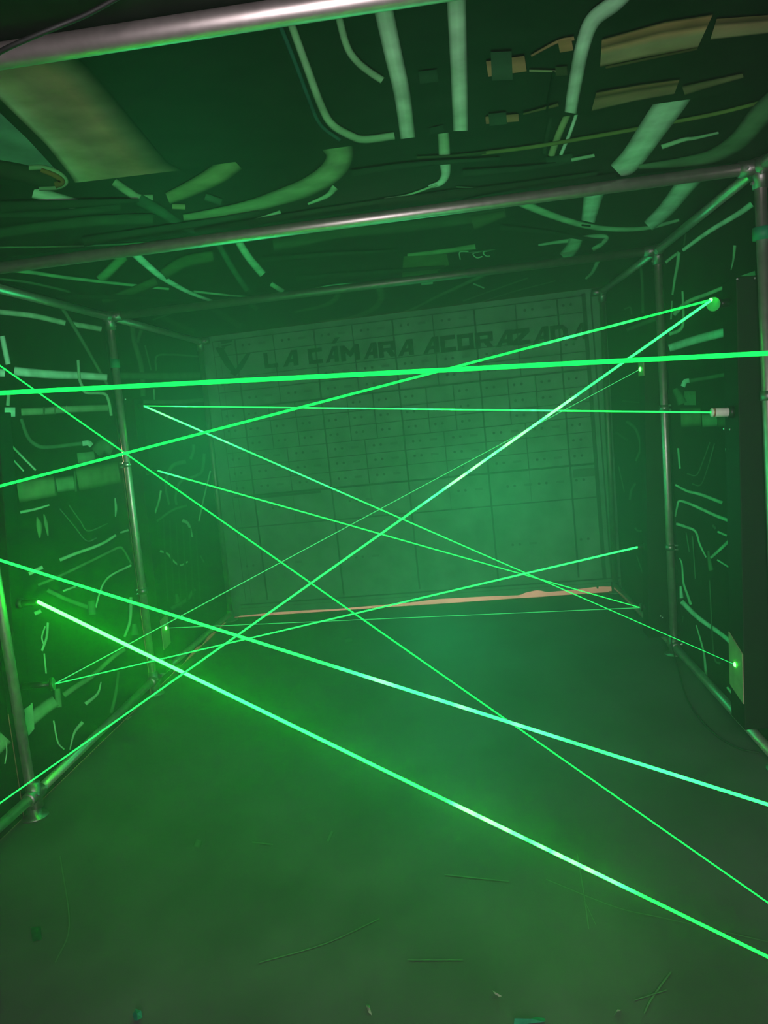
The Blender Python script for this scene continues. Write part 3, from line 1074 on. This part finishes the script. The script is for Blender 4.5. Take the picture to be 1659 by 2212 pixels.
def mirror(center, normal, r, root, parent):
    c, n, root = Vector(center), Vector(normal).normalized(), Vector(root)
    bm = bmesh.new()
    tube(bm, [root, c - n * .012], [.017, .014], 12)
    o = link('mirror_arm', bm, M_BLACKM, parent, True)
    b = bmesh.new()
    tube(b, [c - n * .014, c - n * .003], [r * 1.08, r * 1.08], 28)
    link('mirror_holder', b, M_BLACKM, o, True)
    b = bmesh.new()
    tube(b, [c - n * .004, c], r, 28)
    link('mirror_disc', b, M_MIRROR, o)
    return o


def plate(quad, out, parent):
    bm = bmesh.new()
    q = [Vector(p) for p in quad]
    hexa(bm, q + [p + Vector(out) for p in q])
    return link('target_plate', bm, M_PLATE, parent)


# near tower with the white laser
Y0, Y1 = D1 + .026, 3.345
xt = on_y(1590, 600, Y0).x
xb = on_y(1608, 1555, Y0).x
zt = on_y(1600, 598, Y0).z


def face(z, a=(None,)):
    return xb + (xt - xb) * (z - .16) / (zt - .16)


tA = tower('tall black tower beside the second frame, holding the white laser and a round green mirror', 1, Y0, Y1, face(.16), face(zt), .16, zt, .12)
for px, py in ((1592, 603), (1630, 601)):
    screw(on_y(px, py, Y0 - .0005), tA, r=.004)
mc = on_y(1541, 657, 3.27)
mirror(mc, V((-.55, -.75, -.05)), .0265, V((face(mc.z) + .004, 3.275, mc.z)), tA)
wp0, wp1 = on_y(1536, 891, 3.25), on_y(1562, 892, 3.25)
laser_module(wp0, V((face(wp1.z) + .002, 3.25, wp1.z)), tA, .0175, M_WHITE, True)
zp0, zp1 = on_y(1598, 1505, 3.27).z, on_y(1598, 1400, 3.27).z
plate([(face(zp0), Y0 + .004, zp0), (face(zp0), Y1 - .004, zp0 + .03), (face(zp1), Y1 - .004, zp1 + .05), (face(zp1), Y0 + .004, zp1)], (-.004, 0, 0), tA)
for px, py in ((1580, 927), (1567, 926)):
    screw(on_y(px, py, Y0 + .05) - V((0.004, 0, 0)), tA, V((-1, 0, 0)), .005)

# near tower opposite
ya, yb = D1 + .026, 3.29
xb_, xt_ = on_y(65, 1470, yb).x, on_y(33, 1000, yb).x
zb_ = on_y(70, 1522, yb).z
zt_ = on_y(28, 890, yb).z


def face1(z):
    return xb_ + (xt_ - xb_) * (z - .6) / .95


tB = tower('black tower at the near post with the round floor flange, sending out paired thin beams', -1, ya, yb, face1(zb_), face1(zt_), zb_, zt_, .115)
L1tip = on_y(82, 1300, 3.24)
laser_module(L1tip, V((face1(L1tip.z) - .002, 3.24, L1tip.z)), tB, .016)
L1m = on_y(117, 1477, 3.24)
mirror(L1m, V((.97, .25, .05)), .0265, V((face1(L1m.z) - .004, 3.24, L1m.z)), tB)
for px, py in ((48, 1252), (60, 1252)):
    screw(V((face1(.98), 3.24, on_y(px, py, 3.24).z)), tB, V((1, 0, 0)), .004)

# far tower with the lit target
yc, yd = D2 + .026, 4.84
xb2, xt2 = on_y(347, 1357, yc).x, on_y(290, 877, yc).x
zt2 = on_y(262, 863, yc).z


def face2(z):
    return xb2 + (xt2 - xb2) * (z - .40) / 1.36


tC = tower('black tower behind the thin far post, with a lit green target plate low down', -1, yc, yd, face2(.12), face2(zt2), .12, zt2, .095)
L2a = on_y(311, 877, 4.78)
laser_module(L2a, V((face2(L2a.z) - .012, 4.78, L2a.z)), tC, .013)
L2b = on_y(341, 1017, 4.78)
laser_module(L2b, V((face2(L2b.z) - .012, 4.78, L2b.z)), tC, .014)
z0, z1 = on_y(356, 1398, 4.78).z, on_y(352, 1334, 4.78).z
plate([(face2(z0), yc + .004, z0), (face2(z0), yd - .004, z0 + .01), (face2(z1), yd - .004, z1 + .01), (face2(z1), yc + .004, z1)], (.004, 0, 0), tC)
for px, py in ((264, 866), (271, 862)):
    screw(on_y(px, py, yc - .0005), tC, r=.005)

# thin far tower
xb3, xt3 = on_y(1400, 1311, yc).x, on_y(1392, 797, yc).x
zt3 = on_y(1400, 777, yc).z


def face3(z):
    return xb3 + (xt3 - xb3) * (z - .286) / 1.37


tD = tower('thin black tower beside the post at the end of the orange gap', 1, yc, yd, face3(.10), face3(zt3), .10, zt3, .12)
R2m = on_y(1377, 1182, 4.78)
laser_module(R2m, V((face3(R2m.z) + .010, 4.78, R2m.z)), tD, .015)
R2n = on_y(1382, 1312, 4.78)
mirror(R2n, V((-.98, .18, 0)), .022, V((face3(R2n.z) + .004, 4.78, R2n.z)), tD)
z0, z1 = on_y(1388, 812, 4.78).z, on_y(1388, 779, 4.78).z
z1 = min(z1, zt3)
plate([(face3(z0), yc + .004, z0), (face3(z0), yd - .004, z0), (face3(z1), yd - .004, z1), (face3(z1), yc + .004, z1)], (-.004, 0, 0), tD)
for px, py in ((1427, 1331), (1431, 1334)):
    screw(on_y(px, py, yc - .0005), tD, r=.005)


# ------------------------------------------------------------------ laser beams
def heat_color(h):
    """Screen look of the beam core from dull green through cyan to white."""
    st = [(0.0, (.008, .16)), (.45, (.06, .30)), (.7, (.14, .75)), (1.0, (.80, .90))]
    for (a, ca), (b, cb) in zip(st, st[1:]):
        if h <= b:
            t = (h - a) / (b - a)
            return [ca[i] + (cb[i] - ca[i]) * t for i in (0, 1)]
    return st[-1][1]


def beam(a, b, r0, r1, g0, g1, h0, h1, label, bursts=(), dull=None, spot=None):
    """A beam from a to b; radius, power and heat run from end to end; bursts are brighter stretches."""
    a, b = Vector(a), Vector(b)
    L = (b - a).length
    n = max(24, int(L * 45)) if bursts else 24
    bm = bmesh.new()
    pts = [a.lerp(b, i / n) for i in range(n + 1)]
    rs, cs = [], []
    rnd = random.Random(len(label))
    for i in range(n + 1):
        t = i / n
        h = h0 + (h1 - h0) * t
        g = g0 + (g1 - g0) * t
        k = 0
        for c, w, s in bursts:
            d = abs(t - c) / w
            if d < 1:
                k = max(k, s * (1 - d * d) * (0.45 + .75 * rnd.random()))
        h = min(1, h + k)
        r, bl = heat_color(h)
        if dull:
            r, bl, g = dull[0], dull[2], g * dull[1]
            if k:
                g *= 1 + k
        cs.append((r, g * (1 + k), bl, 1))
        rs.append(.76 * (r0 + (r1 - r0) * t) * (1 + .35 * k))
    rings = tube(bm, pts, rs, 8)
    bm.verts.index_update()
    idx = {v.index: i for i, ring in enumerate(rings) for v in ring}
    me = bpy.data.meshes.new('laser_beam')
    bm.to_mesh(me)
    bm.free()
    c = (a + b) / 2
    at = me.color_attributes.new('Col', 'FLOAT_COLOR', 'POINT')
    for i in range(len(me.vertices)):
        at.data[i].color = cs[idx[i]]
    me.transform(Matrix.Translation(-c))
    me.materials.append(M_BEAM)
    o = bpy.data.objects.new('laser_beam', me)
    COL.objects.link(o)
    o.location = c
    tag(o, label, 'laser beam', 'green laser beams')
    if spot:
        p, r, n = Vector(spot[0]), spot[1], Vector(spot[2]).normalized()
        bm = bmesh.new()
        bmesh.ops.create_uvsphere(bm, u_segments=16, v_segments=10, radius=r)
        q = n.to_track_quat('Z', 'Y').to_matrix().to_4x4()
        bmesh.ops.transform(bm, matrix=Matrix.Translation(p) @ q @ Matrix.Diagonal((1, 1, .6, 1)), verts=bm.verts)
        s = link('beam_spot', bm, M_BEAM, o, True)  # self-lit blob imitates the laser's glare where it lands
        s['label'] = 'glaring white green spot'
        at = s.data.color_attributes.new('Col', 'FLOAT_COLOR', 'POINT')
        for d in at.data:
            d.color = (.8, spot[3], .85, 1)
    return o


mA = on_y(1536, 648, 3.25)                       # on the green mirror of the near tower
B1 = ((0, 849), (1659, 763))
beam(on_beam(*B1, -1.55, 1.75), on_beam(*B1, 1.57, 1.75), .0065, .0065, 2.5, 2.5, .08, .08, 'thickest green beam, nearly level, crossing just below the vault lettering')
B2 = ((0, 1050), (1536, 648))
beam(on_beam(*B2, -1.55, 1.75), mA, .0048, .0052, 3, 3, .12, .1, 'green beam rising from the dark edge to the round mirror, crossing the word ACORAZADA', [(.80, .05, .45), (.87, .03, .4)])
B3 = ((0, 1735), (1538, 648))
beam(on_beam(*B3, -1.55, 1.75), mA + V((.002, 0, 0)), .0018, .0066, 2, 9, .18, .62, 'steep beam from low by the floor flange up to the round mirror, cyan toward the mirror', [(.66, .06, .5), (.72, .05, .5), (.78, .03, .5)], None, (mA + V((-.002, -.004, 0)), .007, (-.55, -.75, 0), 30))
wtip = wp0
beam(L2a + V((.004, 0, 0)), wtip, .0038, .0042, 3, 4, .35, .3, 'level thin beam from the far tower to the white laser', [(.10, .05, .3), (.45, .12, .25), (.62, .1, .35), (.78, .06, .35)])
pt_a = V((face(on_y(1594, 1434, 3.27).z) - .006, 3.27, on_y(1595, 1435, 3.27).z))
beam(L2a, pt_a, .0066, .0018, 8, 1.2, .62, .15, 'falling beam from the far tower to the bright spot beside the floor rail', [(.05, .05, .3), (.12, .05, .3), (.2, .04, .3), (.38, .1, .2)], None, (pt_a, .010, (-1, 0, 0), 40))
beam(L2b, R2n + V((-.002, 0, 0)), .0056, .0030, 5, 3, .42, .25, 'falling beam from the lower laser of the far tower to the small low mirror', [(.03, .03, .4)])
pt_c = V((face2(on_y(356, 1357, 4.78).z) + .006, 4.78, on_y(356, 1357, 4.78).z))
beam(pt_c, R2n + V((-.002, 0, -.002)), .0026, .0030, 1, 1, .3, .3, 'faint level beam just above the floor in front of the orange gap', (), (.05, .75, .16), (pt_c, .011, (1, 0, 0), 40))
pt_d = V((face3(on_y(1388, 797, 4.78).z) - .006, 4.78, on_y(1388, 797, 4.78).z))
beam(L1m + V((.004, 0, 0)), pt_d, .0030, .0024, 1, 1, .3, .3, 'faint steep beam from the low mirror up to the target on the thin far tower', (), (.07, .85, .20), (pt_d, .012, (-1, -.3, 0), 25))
beam(L1m + V((.004, 0, -.001)), R2m, .0030, .0070, 2, 6, .3, .55, 'gently rising beam from the low mirror to the laser on the thin far tower')
B10 = ((0, 1210), (1659, 1738))
beam(on_beam(*B10, -1.55, 1.9), on_beam(*B10, 1.57, 1.75), .0046, .0054, 3.5, 10, .12, .72, 'thick falling beam that turns cyan and leaves above the other two low beams', [(.53, .015, .3), (.555, .03, .4), (.60, .04, .35), (.66, .03, .3), (.75, .04, .15)])
B11 = ((82, 1300), (1659, 2067))
beam(L1tip, on_beam(*B11, 1.50, 1.55), .0095, .0036, 110, 2, 1.0, .12, 'brightest white green beam, from the near tower low across the floor', [(.62, .04, .7), (.70, .05, .8), (.86, .02, .3)])
B12 = ((0, 790), (1659, 1950))
beam(on_beam(*B12, -1.56, 2.85), on_beam(*B12, 1.50, 1.55), .0034, .0020, 3, 3, .15, .1, 'long thin beam from high by the level thick beam down across the floor')


# ------------------------------------------------------------------ cables and litter
def cable(pts, r, label, name='cable'):
    bm = bmesh.new()
    tube(bm, smooth_line([tuple(p) for p in pts], 8), r, 8)
    o = link(name, bm, M_CABLE, None, True)
    return tag(o, label, 'cable')


cable([V((rb2.x - .02, D2 - .075, .13)), on_z(1450, 1385, .10), on_z(1458, 1420, .02)] + [on_z(x, y, .006) for x, y in
      ((1468, 1456), (1484, 1510), (1513, 1554), (1540, 1582), (1566, 1601), (1600, 1618), (1640, 1626))], .0045,
      'thin black cable curving over the floor from the foot of the third frame', 'floor_cable')
cable([on_z(-90, 165, 2.22), on_z(0, 112, 2.235), on_z(60, 84, 2.245), on_z(130, 55, 2.26), on_z(190, 30, 2.28), on_z(260, -8, 2.31)], .0045,
      'thin black cable slung across the nearest overhead rail', 'overhead_cable')


def scrap(pts, material, label, name, cat, lift=.012):
    """A crumpled scrap of thin sheet lying on the floor."""
    bm = bmesh.new()
    P = [on_z(x, y, .0025) for x, y in pts]
    c = sum(P, Vector()) / len(P)
    rnd = random.Random(len(label))
    ring = [bm.verts.new(p + V((0, 0, lift * rnd.random()))) for p in P]
    mid = bm.verts.new(c + V((0, 0, lift)))
    fs = [bm.faces.new((ring[i], ring[(i + 1) % len(ring)], mid)) for i in range(len(ring))]
    bmesh.ops.solidify(bm, geom=fs, thickness=.0012)
    zmin = min(v.co.z for v in bm.verts)
    for v in bm.verts:
        v.co.z += .0012 - zmin
    o = link(name, bm, material)
    cz = V((c.x, c.y, 0))
    o.data.transform(Matrix.Translation(-cz))
    o.location = cz
    return tag(o, label, cat)


scrap([(286, 2190), (294, 2184), (306, 2190), (308, 2200), (298, 2211), (290, 2206)], M_PAPER, 'small teal paper scrap on the floor, lone one below the dark corner', 'paper_scrap', 'paper scrap')
scrap([(1112, 2206), (1140, 2207), (1160, 2200), (1178, 2202), (1178, 2214), (1110, 2216)], M_PAPER, 'larger teal paper scrap at the bottom edge of the view', 'paper_scrap', 'paper scrap')
scrap([(66, 2003), (88, 2000), (90, 2030), (70, 2034)], mat('green_paper', (.035, .12, .07), .8, 0, .2, 50), 'faint green paper scrap on the floor near the round post flange', 'paper_scrap', 'paper scrap', .003)
scrap([(790, 2172), (798, 2170), (801, 2184), (804, 2193), (796, 2188)], M_LEAF, 'pale sliver of litter on the floor near the middle', 'litter_sliver', 'litter')
scrap([(1325, 2194), (1332, 2187), (1342, 2180), (1341, 2187), (1332, 2193)], M_LEAF, 'pale folded sliver of litter beside the larger teal scrap', 'litter_sliver', 'litter')
scrap([(1064, 2146), (1070, 2148), (1085, 2157), (1078, 2156), (1068, 2152)], M_LEAF, 'tiny pale curl of litter above the larger teal scrap', 'litter_sliver', 'litter')
scrap([(272, 1553), (285, 1546), (286, 1549), (274, 1557)], M_LEAF, 'thin curl of litter by the floor rail under the fat pipe prints', 'litter_sliver', 'litter')

# ------------------------------------------------------------------ haze
hz = bpy.data.materials.new('haze')
hz.use_nodes = True
nt = hz.node_tree
nt.nodes.clear()
o_ = nt.nodes.new('ShaderNodeOutputMaterial')
vs = nt.nodes.new('ShaderNodeVolumeScatter')
vs.inputs['Color'].default_value = (1, 1, 1, 1)
vs.inputs['Density'].default_value = 0.075
vs.inputs['Anisotropy'].default_value = 0.62
nt.links.new(vs.outputs[0], o_.inputs['Volume'])
bm = bmesh.new()
box(bm, (-1.585, 1.2, .001), (1.585, 6.28, 2.32))
hzo = link('haze', bm, hz)
tag(hzo, 'thin green lit haze filling the whole room', 'haze', None, 'stuff')
